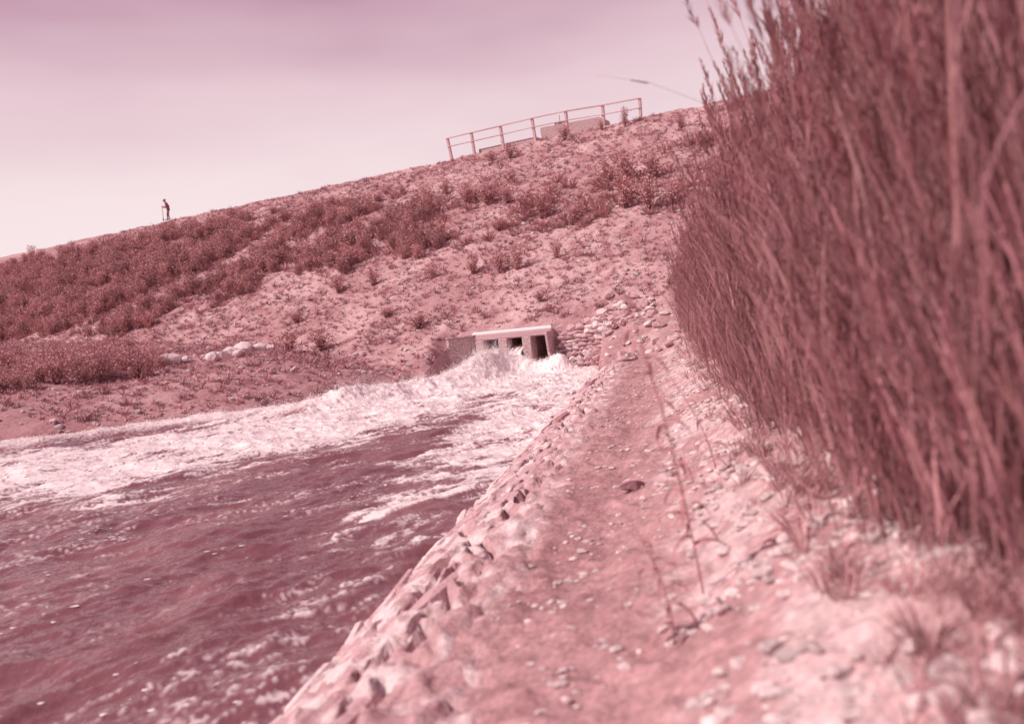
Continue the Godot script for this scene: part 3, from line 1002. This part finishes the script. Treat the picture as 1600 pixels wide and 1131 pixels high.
func walker() -> void:
	var p := from_us(-36.7, 0.0)
	var o := thing("person", "person in dark clothes leaning on a staff on the dam crest", "person", Vector3(p.x, CREST - 0.03, p.y), 0.36)
	# faces -x, stooping over the staff
	var v := func(x: float, y: float, z: float) -> Vector3: return Vector3(x, y, z)
	var bones := [
		[v.call(0.06, 0.92, 0.0), v.call(0.03, 1.18, 0.0), 0.145, 0.15], [v.call(0.03, 1.18, 0.0), v.call(-0.06, 1.42, 0.0), 0.155, 0.13],
		[v.call(-0.05, 1.41, -0.17), v.call(-0.05, 1.41, 0.17), 0.075, 0.075], [v.call(-0.07, 1.44, 0.0), v.call(-0.13, 1.55, 0.0), 0.06, 0.055],
		[v.call(-0.15, 1.60, 0.0), v.call(-0.17, 1.67, 0.0), 0.088, 0.09], [v.call(-0.24, 1.60, 0.0), v.call(-0.26, 1.595, 0.0), 0.022, 0.018],
		[v.call(0.06, 0.90, 0.09), v.call(0.02, 0.49, 0.10), 0.10, 0.066], [v.call(0.02, 0.49, 0.10), v.call(0.08, 0.09, 0.10), 0.062, 0.046], [v.call(0.08, 0.06, 0.10), v.call(-0.10, 0.045, 0.11), 0.045, 0.04],
		[v.call(0.06, 0.90, -0.09), v.call(-0.06, 0.50, -0.10), 0.10, 0.066], [v.call(-0.06, 0.50, -0.10), v.call(-0.08, 0.09, -0.11), 0.062, 0.046], [v.call(-0.08, 0.06, -0.11), v.call(-0.26, 0.045, -0.12), 0.045, 0.04],
		[v.call(-0.05, 1.40, 0.19), v.call(-0.08, 1.12, 0.24), 0.058, 0.046], [v.call(-0.08, 1.12, 0.24), v.call(-0.34, 1.18, 0.08), 0.044, 0.034], [v.call(-0.36, 1.18, 0.06), v.call(-0.42, 1.19, 0.03), 0.036, 0.03],
		[v.call(-0.05, 1.40, -0.19), v.call(-0.08, 1.12, -0.24), 0.058, 0.046], [v.call(-0.08, 1.12, -0.24), v.call(-0.34, 1.09, -0.06), 0.044, 0.034], [v.call(-0.36, 1.09, -0.05), v.call(-0.42, 1.10, -0.01), 0.036, 0.03]]
	var paint := func(q: Vector3) -> Color:
		if q.y > 1.53 or (q.x < -0.345 and q.y > 1.0): return Color(0.55, 0.30, 0.30)
		if q.y > 0.95: return Color(0.30, 0.10, 0.13)
		if q.y > 0.11: return Color(0.24, 0.08, 0.10)
		return Color(0.10, 0.035, 0.045)
	part("body", capsules_mesh(bones, 0.024, Vector3(-0.52, -0.03, -0.36), Vector3(0.28, 1.8, 0.36), paint), mat.skin, o)
	var hs := SurfaceTool.new()
	hs.begin(Mesh.PRIMITIVE_TRIANGLES)
	tube(hs, [Vector3(0, 0, 0), Vector3(0, 0.012, 0), Vector3(0, 0.02, 0), Vector3(0, 0.09, 0), Vector3(0, 0.115, 0)], [0.17, 0.17, 0.105, 0.1, 0.06], 14)
	part("hat", commit(hs), mat.iron, o, Vector3(-0.165, 1.70, 0), Vector3(0, 0, 0.12))
	var sp := o.transform * Vector3(-0.42, 0, 0.01)
	var staff := thing("staff", "long pale staff held upright by the person on the crest", "staff", Vector3(sp.x, CREST - 0.07, sp.z))
	var st := SurfaceTool.new()
	st.begin(Mesh.PRIMITIVE_TRIANGLES)
	tube(st, [Vector3(0, 0, 0), Vector3(0.004, 0.7, 0), Vector3(0, 1.34, 0)], [0.03, 0.026, 0.024], 8)
	part("shaft", commit(st), mat.wood, staff)
	var ft := SurfaceTool.new()
	ft.begin(Mesh.PRIMITIVE_TRIANGLES)
	tube(ft, [Vector3(0, -0.02, 0), Vector3(0, 0.02, 0), Vector3(0, 0.14, 0), Vector3(0, 0.18, 0)], [0.04, 0.055, 0.05, 0.026], 8)
	part("ferrule", commit(ft), mat.iron, staff)

# u, s, width, height, kind, label: the shrubs that stand apart on the slope
const SHRUBS := [
	[2.0, 1.1, 1.3, 1.05, 0, "dark shrub just below the middle of the crest fence"],
	[4.5, 0.9, 0.8, 0.75, 1, "small shrub under the sixth post of the crest fence"],
	[6.2, 1.3, 0.9, 1.25, 2, "spiky small shrub under the right end of the crest fence"],
	[-1.0, 3.1, 1.1, 1.2, 3, "shrub on the slope below the third fence post"],
	[-2.8, 2.4, 0.9, 0.55, 0, "low flat shrub on the slope left of the fence middle"],
	[-3.7, 6.9, 1.1, 1.0, 1, "single round shrub upslope from the big bush patch"],
	[-0.6, 9.6, 1.7, 1.3, 2, "left shrub of the row halfway up the slope"],
	[1.1, 10.1, 1.9, 1.35, 3, "broad shrub in the row halfway up the slope"],
	[2.6, 10.7, 1.6, 1.2, 0, "right shrub of the left row halfway up the slope"],
	[4.6, 12.8, 1.6, 1.5, 1, "leafy shrub on the slope right above the sluice"],
	[5.9, 13.3, 1.7, 1.45, 2, "wide shrub on the slope beside the leafy one above the sluice"],
	[3.8, 14.1, 1.3, 0.8, 3, "low shrub on the slope below the middle row"],
	[8.6, 11.0, 2.0, 1.6, 0, "dark tall shrub left of the dense patch near the reeds"],
	[9.7, 11.0, 2.1, 1.8, 2, "tallest dark bushy shrub on the right part of the slope"],
	[10.9, 10.6, 1.8, 1.5, 1, "dark shrub right of the tallest one on the slope"],
	[8.3, 14.6, 1.5, 1.2, 3, "shrub on the slope beneath the dark tall ones"],
	[10.6, 14.0, 1.9, 1.7, 0, "rounded shrub in the patch nearest the reeds"],
	[11.9, 14.5, 1.7, 1.6, 1, "shrub behind the tips of the leftmost reeds"],
	[13.0, 14.2, 1.6, 1.2, 2, "shrub half hidden behind the reed tips"],
	[4.7, 18.5, 1.3, 1.0, 2, "left one of three low shrubs above the sluice"],
	[6.2, 18.7, 1.2, 1.15, 0, "middle one of three low shrubs above the sluice"],
	[7.1, 18.7, 1.3, 1.2, 1, "right one of three low shrubs above the sluice"],
	[8.7, 18.0, 0.8, 0.95, 3, "small narrow shrub standing alone above the sluice openings"],
	[-1.4, 18.1, 1.1, 1.0, 0, "small shrub left of the pale rubble patch low on the slope"],
	[2.3, 18.3, 1.1, 0.75, 1, "small low shrub in the pale rubble patch"],
	[-3.2, 18.6, 1.3, 1.0, 2, "shrub at the lower edge of the big bush patch"],
	[-4.1, 20.9, 1.2, 0.8, 3, "small shrub at the slope foot above the long berm bush"],
	[4.5, 23.0, 1.6, 0.8, 1, "spreading shrub on the berm left of the sluice wing wall"],
	[-0.1, 23.9, 1.7, 1.0, 0, "right half of the long dark bush on the berm"],
	[-0.9, 24.9, 1.7, 1.0, 2, "left half of the long dark bush on the berm"],
	[1.8, 21.5, 1.1, 0.55, 3, "low shrub at the slope foot over the bare bank"],
	[9.7, 22.0, 0.7, 0.5, 0, "tiny shrub directly above the sluice headwall"],
	[-1.2, 32.3, 1.5, 1.1, 1, "big dark bush beside the pale boulders on the left bank"],
	[-2.2, 33.1, 1.8, 1.35, 2, "biggest dark bush on the left bank"],
	[-3.2, 34.0, 1.7, 1.25, 3, "dark bush at the left end of the bank"],
	[10.4, 3.7, 0.9, 0.8, 1, "small shrub high on the slope right of the fence"],
	[12.6, 7.5, 1.1, 0.9, 3, "dark shrub high on the slope beside the reed tips"]]

func slope_plants() -> void:
	var kinds := []
	for i in 4: kinds.append(shrub_parts(600 + i, [0.1, 0.4, 0.9, 0.0][i]))
	rng.seed = 41
	var first := {}
	for s in SHRUBS:
		var p := from_us(s[0], s[1])
		var o: Node3D
		var at := Vector3(p.x, stand(p) - 0.03, p.y)
		if first.has(s[4]):
			o = first[s[4]].duplicate()
			o.name = numbered("shrub")
			add_child(o)
			o.position = at
			o.rotation.y = rng.randf() * TAU
		else:
			o = thing("shrub", s[5], "shrub", at, rng.randf() * TAU)
			part("foliage", kinds[s[4]][0], mat.leaf, o)
			part("stems", kinds[s[4]][1], mat.twig, o)
			first[s[4]] = o
		tag(o, s[5], "shrub", "shrubs standing on the dam slope")
		o.scale = Vector3(s[2], s[3], s[2])
	# the closed scrub on the left of the slope
	var patch := PackedVector2Array([Vector2(-52, 3.2), Vector2(-40, 4.4), Vector2(-26, 4.3), Vector2(-14, 4.6), Vector2(-8.0, 5.4), Vector2(-3.2, 9.0), Vector2(-0.6, 12.6), Vector2(1.2, 15.2), Vector2(-2.4, 16.3), Vector2(-6, 15.6), Vector2(-11.0, 15.8), Vector2(-13.6, 20.2), Vector2(-24, 19.4), Vector2(-60, 19.4), Vector2(-60, 3.2)])
	for kind in 2:
		var places := []
		var tints := []
		for n in 1500:
			var q := Vector2(rng.randf_range(-58, 2), rng.randf_range(1.0, 21.0))
			if not Geometry2D.is_point_in_polygon(q + Vector2(rng.randfn(), rng.randfn() * 0.5) * 0.6, patch): continue
			var p := from_us(q.x, q.y)
			if n_big.get_noise_2d(p.x * 0.5, p.y * 0.5) + 0.4 * n_mid.get_noise_2d(p.x, p.y) < (-0.02 if q.x > -22.0 else -0.2): continue
			var w := rng.randf_range(0.8, 1.7)
			places.append(Transform3D(Basis(Vector3.UP, rng.randf() * TAU).scaled(Vector3(w, w * rng.randf_range(0.55, 0.95), w)), Vector3(p.x, stand(p) - 0.04, p.y)))
			var t := rng.randf_range(0.75, 1.1)
			tints.append(Color(t, t, t))
		copies("scrub", kinds[kind * 2][0], mat.leaf, places, tints, ["closed low scrub covering the left of the dam slope", "taller scrub mixed into the left of the dam slope"][kind], "scrub")
	# tall herbs between the shrubs
	var herbs := [patch, PackedVector2Array([Vector2(-2.2, 8.0), Vector2(3.5, 7.6), Vector2(5.5, 11.0), Vector2(4.0, 12.5), Vector2(-0.6, 11.0)]), PackedVector2Array([Vector2(6.5, 9.5), Vector2(9.5, 6.5), Vector2(15.5, 6.5), Vector2(15.5, 15.5), Vector2(9, 15.8), Vector2(3, 14.8), Vector2(4.5, 12.0)])]
	var hp := []
	var ht := []
	for n in 9000:
		var q := Vector2(rng.randf_range(-58, 16), rng.randf_range(1.0, 21.0))
		var jit := q + Vector2(rng.randfn(), rng.randfn() * 0.6) * 0.7
		var inside := -1
		for h in 3:
			if Geometry2D.is_point_in_polygon(jit, herbs[h]): inside = h
		if inside < 0: continue
		var p := from_us(q.x, q.y)
		if n_big.get_noise_2d(p.x * 0.5, p.y * 0.5) + 0.5 * n_mid.get_noise_2d(p.x, p.y) < (-0.2 if inside == 0 else 0.0) + (0.12 if inside == 0 and q.x > -22.0 else 0.0): continue
		var w := rng.randf_range(0.5, 1.0)
		hp.append(Transform3D(Basis(Vector3.UP, rng.randf() * TAU).scaled(Vector3(w, w * rng.randf_range(0.6, 1.0), w)), Vector3(p.x, stand(p) - 0.02, p.y)))
		ht.append(Color(1, 1, 1) * rng.randf_range(0.75, 1.1))
	copies("tall_herbs", tuft_mesh(655, 26, 0.055), mat.leaf, hp, ht, "tall wild herbs filling the gaps between slope shrubs", "herbs")
	# low bank scrub at the far left
	var places := []
	var tints := []
	var strip := PackedVector2Array([Vector2(-2.6, 34.3), Vector2(-0.5, 32.2), Vector2(-2.6, 29.6), Vector2(-7, 27.6), Vector2(-12, 26.5), Vector2(-22, 27), Vector2(-22, 44), Vector2(-8, 40)])
	for n in 900:
		var q := Vector2(rng.randf_range(-22, 0), rng.randf_range(26, 44))
		if not Geometry2D.is_point_in_polygon(q, strip): continue
		var p := from_us(q.x, q.y)
		if shore(p) < 5.0 or n_mid.get_noise_2d(p.x * 0.5, p.y * 0.5) < -0.25: continue
		var w := rng.randf_range(0.6, 1.3)
		places.append(Transform3D(Basis(Vector3.UP, rng.randf() * TAU).scaled(Vector3(w, w * rng.randf_range(0.5, 0.85), w)), Vector3(p.x, stand(p) - 0.04, p.y)))
		tints.append(Color(1, 1, 1) * rng.randf_range(0.75, 1.05))
	copies("bank_scrub", kinds[1][0], mat.leaf, places, tints, "dark low scrub along the top of the left bank", "scrub")
	# dry tufts and rubble all over the slope
	places = []
	tints = []
	while places.size() < 8500:
		var q := Vector2(rng.randf_range(-45, 22), rng.randf_range(0.4, 37.0))
		var p := from_us(q.x, q.y)
		if shore(p) < 0.5 or (ac(p).y > 0.0 and ac(p).x < 30.0): continue
		if absf(q.x - 9.3) < 2.3 and q.y > GATE_S - 0.3: continue
		var m := n_big.get_noise_2d(p.x * 0.8 + 9.0, p.y * 0.8)
		if rng.randf() > 0.25 + 0.75 * smoothstep(-0.15, 0.35, m): continue
		var w := rng.randf_range(0.16, 0.5)
		places.append(Transform3D(Basis(Vector3.UP, rng.randf() * TAU).scaled(Vector3(w, w * rng.randf_range(0.6, 1.0), w)), Vector3(p.x, stand(p) - 0.01, p.y)))
		var t := rng.randf_range(0.55, 1.15)
		tints.append(Color(t, t * 0.95, t))
	copies("dry_grass", tuft_mesh(650, 22, 0.05), mat.grass, places, tints, "dry grass tufts scattered over the dam slope", "grass")
	places = []
	tints = []
	while places.size() < 26000:
		var q := Vector2(rng.randf_range(-45, 20), rng.randf_range(0.3, 37.0))
		var p := from_us(q.x, q.y)
		if shore(p) < 0.4 or (ac(p).y > 0.0 and ac(p).x < 30.0): continue
		if absf(q.x - 9.3) < 2.3 and q.y > GATE_S - 0.3: continue
		var w := rng.randf_range(0.08, 0.24)
		places.append(Transform3D(Basis(Vector3.UP, rng.randf() * TAU).scaled(Vector3(w * 1.3, w, w * 1.3)), Vector3(p.x, stand(p), p.y)))
		var t := rng.randf_range(0.6, 1.45)
		tints.append(Color(t, t, t))
	copies("short_grass", tuft_mesh(652, 12, 0.09), mat.grass, places, tints, "short sparse grass all over the dam slope", "grass")
	for kind in 2:
		places = []
		tints = []
		while places.size() < [3500, 6500][kind]:
			var q := Vector2(rng.randf_range(-45, 22), rng.randf_range(0.2, 38.0))
			var p := from_us(q.x, q.y)
			if shore(p) < 0.1 or (ac(p).y > 0.0 and ac(p).x < 30.0): continue
			if absf(q.x - 9.3) < 2.3 and q.y > GATE_S - 0.25: continue
			var m := n_big.get_noise_2d(p.x * 0.6, p.y * 0.6 + 40.0) + 0.5 * n_mid.get_noise_2d(p.x, p.y)
			if rng.randf() > 0.2 + 0.8 * smoothstep(-0.1, 0.4, m): continue
			var w := 0.05 + 0.16 * pow(rng.randf(), 2.5)
			places.append(Transform3D(Basis.from_euler(Vector3(rng.randf(), rng.randf() * TAU, rng.randf())).scaled(Vector3(w * 1.2, w * 0.8, w)), Vector3(p.x, stand(p) + w * 0.1, p.y)))
			var t := rng.randf_range(0.6, 1.0)
			tints.append(Color(t, t, t))
		copies("rubble", stone_mesh(660 + kind, 0.8, 0.9), [mat.stone, mat.pale_stone][kind], places, tints, ["small grey rubble strewn over the dam slope", "small pale rubble strewn over the dam slope"][kind], "rubble")

func far_rocks() -> void:
	rng.seed = 61
	var rocks := [[-2.75, 29.5, 0.75, "pale boulder at the left end of the boulder row, beside the dark bush"],
		[-2.3, 29.1, 0.42, "small pale boulder second from the left in the boulder row"],
		[-1.5, 28.6, 0.5, "pale boulder leading the middle heap on the left bank"],
		[-1.9, 27.7, 0.6, "rounded pale boulder in the middle of the boulder heap"],
		[-2.6, 26.4, 0.75, "brightest wedge shaped boulder at the heap centre"],
		[-2.9, 25.7, 0.85, "largest pale boulder on top of the heap"],
		[-2.0, 26.8, 0.45, "small boulder at the foot of the largest one"],
		[-2.5, 25.0, 0.5, "pale flat boulder left of the long berm bush"],
		[-3.2, 23.9, 0.5, "last boulder on the right, touching the long berm bush"]]
	for i in rocks.size():
		var r: Array = rocks[i]
		var p := from_us(r[0], r[1])
		var o := top_mesh("boulder", stone_mesh(700 + i, 0.75, 0.95), mat.pale_stone, r[3], "boulder", "", "pale boulders on the left bank")
		o.position = Vector3(p.x, stand(p) + r[2] * 0.16, p.y)
		o.rotation = Vector3(rng.randf_range(-0.3, 0.3), rng.randf() * TAU, rng.randf_range(-0.3, 0.3))
		o.scale = Vector3(r[2] * 1.25, r[2] * 0.85, r[2])

func reeds() -> void:
	rng.seed = 81
	var kinds := []
	for i in 5: kinds.append(reed_mesh(800 + i, 14, 0.13, [2.5, 2.75, 2.35, 2.6, 2.1][i]))
	rng.seed = 82
	var near_c := func(a: float) -> float: return 3.2 + 0.28 * n_big.get_noise_1d(a * 1.5) + (0.1 if a < 3.4 else 0.0)
	for dense in [false, true]:
		for kind in 5:
			var places := []
			var tints := []
			for n in (500 if not dense else 560):
				var a := 2.9 + 30.0 * pow(rng.randf(), 1.9)
				if dense: a = 2.9 + 5.0 * rng.randf()
				var lo: float = near_c.call(a)
				var c := lo + absf(rng.randfn()) * (0.75 + 0.05 * a)
				if n % 3 == 0: c = lo + rng.randf() * 0.6
				# a taller, denser stand takes over on the right
				var turn_at := 2.42 + 0.2 * a + 0.12 * n_mid.get_noise_1d(a)
				if dense: c = maxf(lo, turn_at + 0.4) + 3.2 * pow(rng.randf(), 1.4)
				elif a < 8.0 and c > turn_at + 0.4 and rng.randf() < 0.9: continue
				var p := from_ac(a, c)
				var y := bank_height(Vector2(a, c))
				var edge := 1.0 - smoothstep(3.0, 4.2, c)
				if dense: edge = 0.0
				var tilt := rng.randfn() * 0.04 + (-0.03 if dense else 0.03) + edge * rng.randf_range(0.0, 0.12)
				var b := Basis(Vector3(WD.x, 0, WD.y), -tilt) * Basis(Vector3(WN.x, 0, WN.y), rng.randfn() * 0.07) * Basis(Vector3.UP, rng.randf() * TAU)
				var w := rng.randf_range(0.85, 1.12) * lerpf(0.85, 1.0, smoothstep(2.9, 4.0, c)) * (1.2 if dense else 0.88)
				places.append(Transform3D(b.scaled_local(Vector3(1, w, 1)), Vector3(p.x, y, p.y)))
				var t := rng.randf_range(0.7, 1.15)
				tints.append(Color(t, t * rng.randf_range(0.92, 1.05), t))
			if dense: copies("dense_reed_bed", kinds[kind], mat.reed, places, tints, ["dense tall reeds massed at the right edge", "tallest dense reeds at the right edge", "shorter dense reeds at the right edge", "slender dense reeds at the right edge", "low dense reeds at the right edge"][kind], "reeds")
			else: copies("reed_bed", kinds[kind], mat.reed, places, tints, ["tall dry reeds massed on the right bank", "tallest pale reeds with seed heads on the right bank", "shorter pale reeds mixed through the reed bed", "slender pale reeds mixed through the reed bed", "low pale reeds at the foot of the reed bed"][kind], "reeds")

func stalk(called: String, label: String, at: Vector3, tip: Vector3, sag: Vector3, thick: float, head: float) -> void:
	var o := thing(called, label, "grass stalk", at, 0.0, "single grass stalks against the sky")
	var st := SurfaceTool.new()
	st.begin(Mesh.PRIMITIVE_TRIANGLES)
	var pts := []
	var rad := []
	for k in 9:
		var f := k / 8.0
		pts.append((tip - at) * f + sag * 4.0 * f * (1.0 - f))
		rad.append(lerpf(thick, thick * 0.35, f))
	tube(st, pts, rad, 5)
	part("stem", commit(st), mat.reed, o)
	var hd := SurfaceTool.new()
	hd.begin(Mesh.PRIMITIVE_TRIANGLES)
	hd.set_smooth_group(-1)
	seed_head(hd, pts[7], (pts[8] - pts[7]).normalized(), head, 40)
	part("seed_head", commit(hd), mat.reed, o)
	for k in 2:
		var lf := SurfaceTool.new()
		lf.begin(Mesh.PRIMITIVE_TRIANGLES)
		lf.set_smooth_group(-1)
		var t := rng.randf() * TAU
		ribbon(lf, pts[2 + k * 2], Vector3(cos(t) * 0.4, 1, sin(t) * 0.4), 0.45, 0.01, 0.9, 5)
		part("leaf", commit(lf), mat.reed, o)

func foreground() -> void:
	rng.seed = 95
	var foot := func(a: float, c: float) -> Vector3:
		var p := from_ac(a, c)
		return Vector3(p.x, bank_height(Vector2(a, c)) - 0.03, p.y)
	var f0: Vector3 = foot.call(6.2, 3.3)
	stalk("grass_stalk", "leftmost upright grass stalk with plume against the sky", f0, Vector3(1.62, 4.13, -6.25), Vector3(0.05, 0, 0), 0.004, 0.3)
	f0 = foot.call(5.6, 3.25)
	stalk("grass_stalk", "short grass stalk leaning left over the dam crest line", f0, Vector3(1.44, 3.61, -5.65), Vector3(0.08, 0, 0), 0.003, 0.22)
	f0 = foot.call(5.2, 3.3)
	stalk("grass_stalk", "tall plumed grass stalk second from the left against the sky", f0, Vector3(1.46, 3.95, -5.25), Vector3(0.06, 0, 0), 0.004, 0.32)
	f0 = foot.call(4.9, 3.3)
	stalk("arching_stalk", "thin bare stalk arching far left above the fence end", f0, Vector3(0.63, 3.30, -4.9), Vector3(0.30, 0.42, 0), 0.0022, 0.1)
	# the leafy weed in front of the bank path
	var w0: Vector3 = foot.call(4.35, 2.35)
	weed("tall_weed", "tall leafy weed with drooping leaves standing on the bank path", w0, Vector3(-0.36, 1.95, 0.0), 46)
	w0 = foot.call(6.4, 2.55)
	weed("thin_weed", "thin leafless weed stalk behind the tall leafy weed", w0, Vector3(-0.28, 0.75, 0.0), 5)
	w0 = foot.call(4.0, 2.2)
	weed("young_weed", "short young weed with spreading leaves at the path edge", w0, Vector3(-0.16, 0.62, 0.02), 14)
	# dark stone lying on the path
	var kp: Vector3 = foot.call(7.2, 1.95)
	var ds := top_mesh("dark_stone", stone_mesh(720, 0.7, 0.95), mat.iron, "dark lone stone lying on the bank path", "stone")
	ds.position = kp + Vector3(0, 0.05, 0)
	ds.scale = Vector3(0.2, 0.1, 0.12)
	# pebbles, straw and low tufts on the bank
	var places := []
	var tints := []
	while places.size() < 7000:
		var a := 1.2 + 24.0 * pow(rng.randf(), 1.8)
		var c := rng.randf_range(1.3, 4.2)
		var m := n_mid.get_noise_2d(a * 1.3, c * 1.3)
		var bright := smoothstep(2.0, 2.5, c)
		if rng.randf() > (0.3 + 0.7 * bright) * smoothstep(-0.3, 0.3, m): continue
		var p := from_ac(a, c)
		var s := 0.012 + (0.034 + 0.02 * bright) * pow(rng.randf(), 2.0)
		places.append(Transform3D(Basis.from_euler(Vector3(rng.randf(), rng.randf() * TAU, rng.randf())).scaled(Vector3(s * 1.3, s * 0.8, s)), Vector3(p.x, bank_height(Vector2(a, c)) + s * 0.15, p.y)))
		tints.append(Color(1, 1, 1) * rng.randf_range(0.7, 1.15))
	copies("pebbles", stone_mesh(730, 0.8, 0.8), mat.pale_stone, places, tints, "pale pebbles strewn over the near bank", "pebbles")
	places = []
	tints = []
	while places.size() < 1500:
		var a := 1.5 + 26.0 * pow(rng.randf(), 1.5)
		var c := 2.2 + absf(rng.randfn()) * 0.8
		var p := from_ac(a, c)
		var s := rng.randf_range(0.08, 0.3)
		if rng.randf() > smoothstep(2.5, 3.4, c) or (a < 5.0 and c < 2.75): continue
		places.append(Transform3D(Basis(Vector3.UP, rng.randf() * TAU).scaled(Vector3.ONE * s), Vector3(p.x, bank_height(Vector2(a, c)), p.y)))
		tints.append(Color(1, 1, 1) * rng.randf_range(0.7, 1.2))
	copies("bank_grass", tuft_mesh(740, 16, 0.03), mat.grass, places, tints, "short dry grass at the foot of the reeds", "grass")

func weed(called: String, label: String, at: Vector3, tip: Vector3, leaves: int) -> void:
	var o := thing(called, label, "weed", at)
	var st := SurfaceTool.new()
	st.begin(Mesh.PRIMITIVE_TRIANGLES)
	var pts := []
	var rad := []
	for k in 9:
		var f := k / 8.0
		pts.append(tip * f + Vector3(0.05 * sin(f * PI), 0, 0.02 * sin(f * 5.0)))
		rad.append(lerpf(0.005, 0.0015, f))
	tube(st, pts, rad, 6)
	part("stem", commit(st), mat.weed, o)
	for k in leaves:
		var f := lerpf(0.14, 0.97, (k + rng.randf() * 0.5) / leaves)
		var p: Vector3 = pts[int(f * 8)].lerp(pts[mini(int(f * 8) + 1, 8)], f * 8 - int(f * 8))
		var t := k * 2.4
		var lf := SurfaceTool.new()
		lf.begin(Mesh.PRIMITIVE_TRIANGLES)
		lf.set_smooth_group(-1)
		ribbon(lf, p, Vector3(cos(t), 0.9, sin(t)), lerpf(0.26, 0.09, f) * rng.randf_range(0.8, 1.2), lerpf(0.026, 0.014, f), 2.2, 5)
		part("leaf", commit(lf), mat.weed, o)
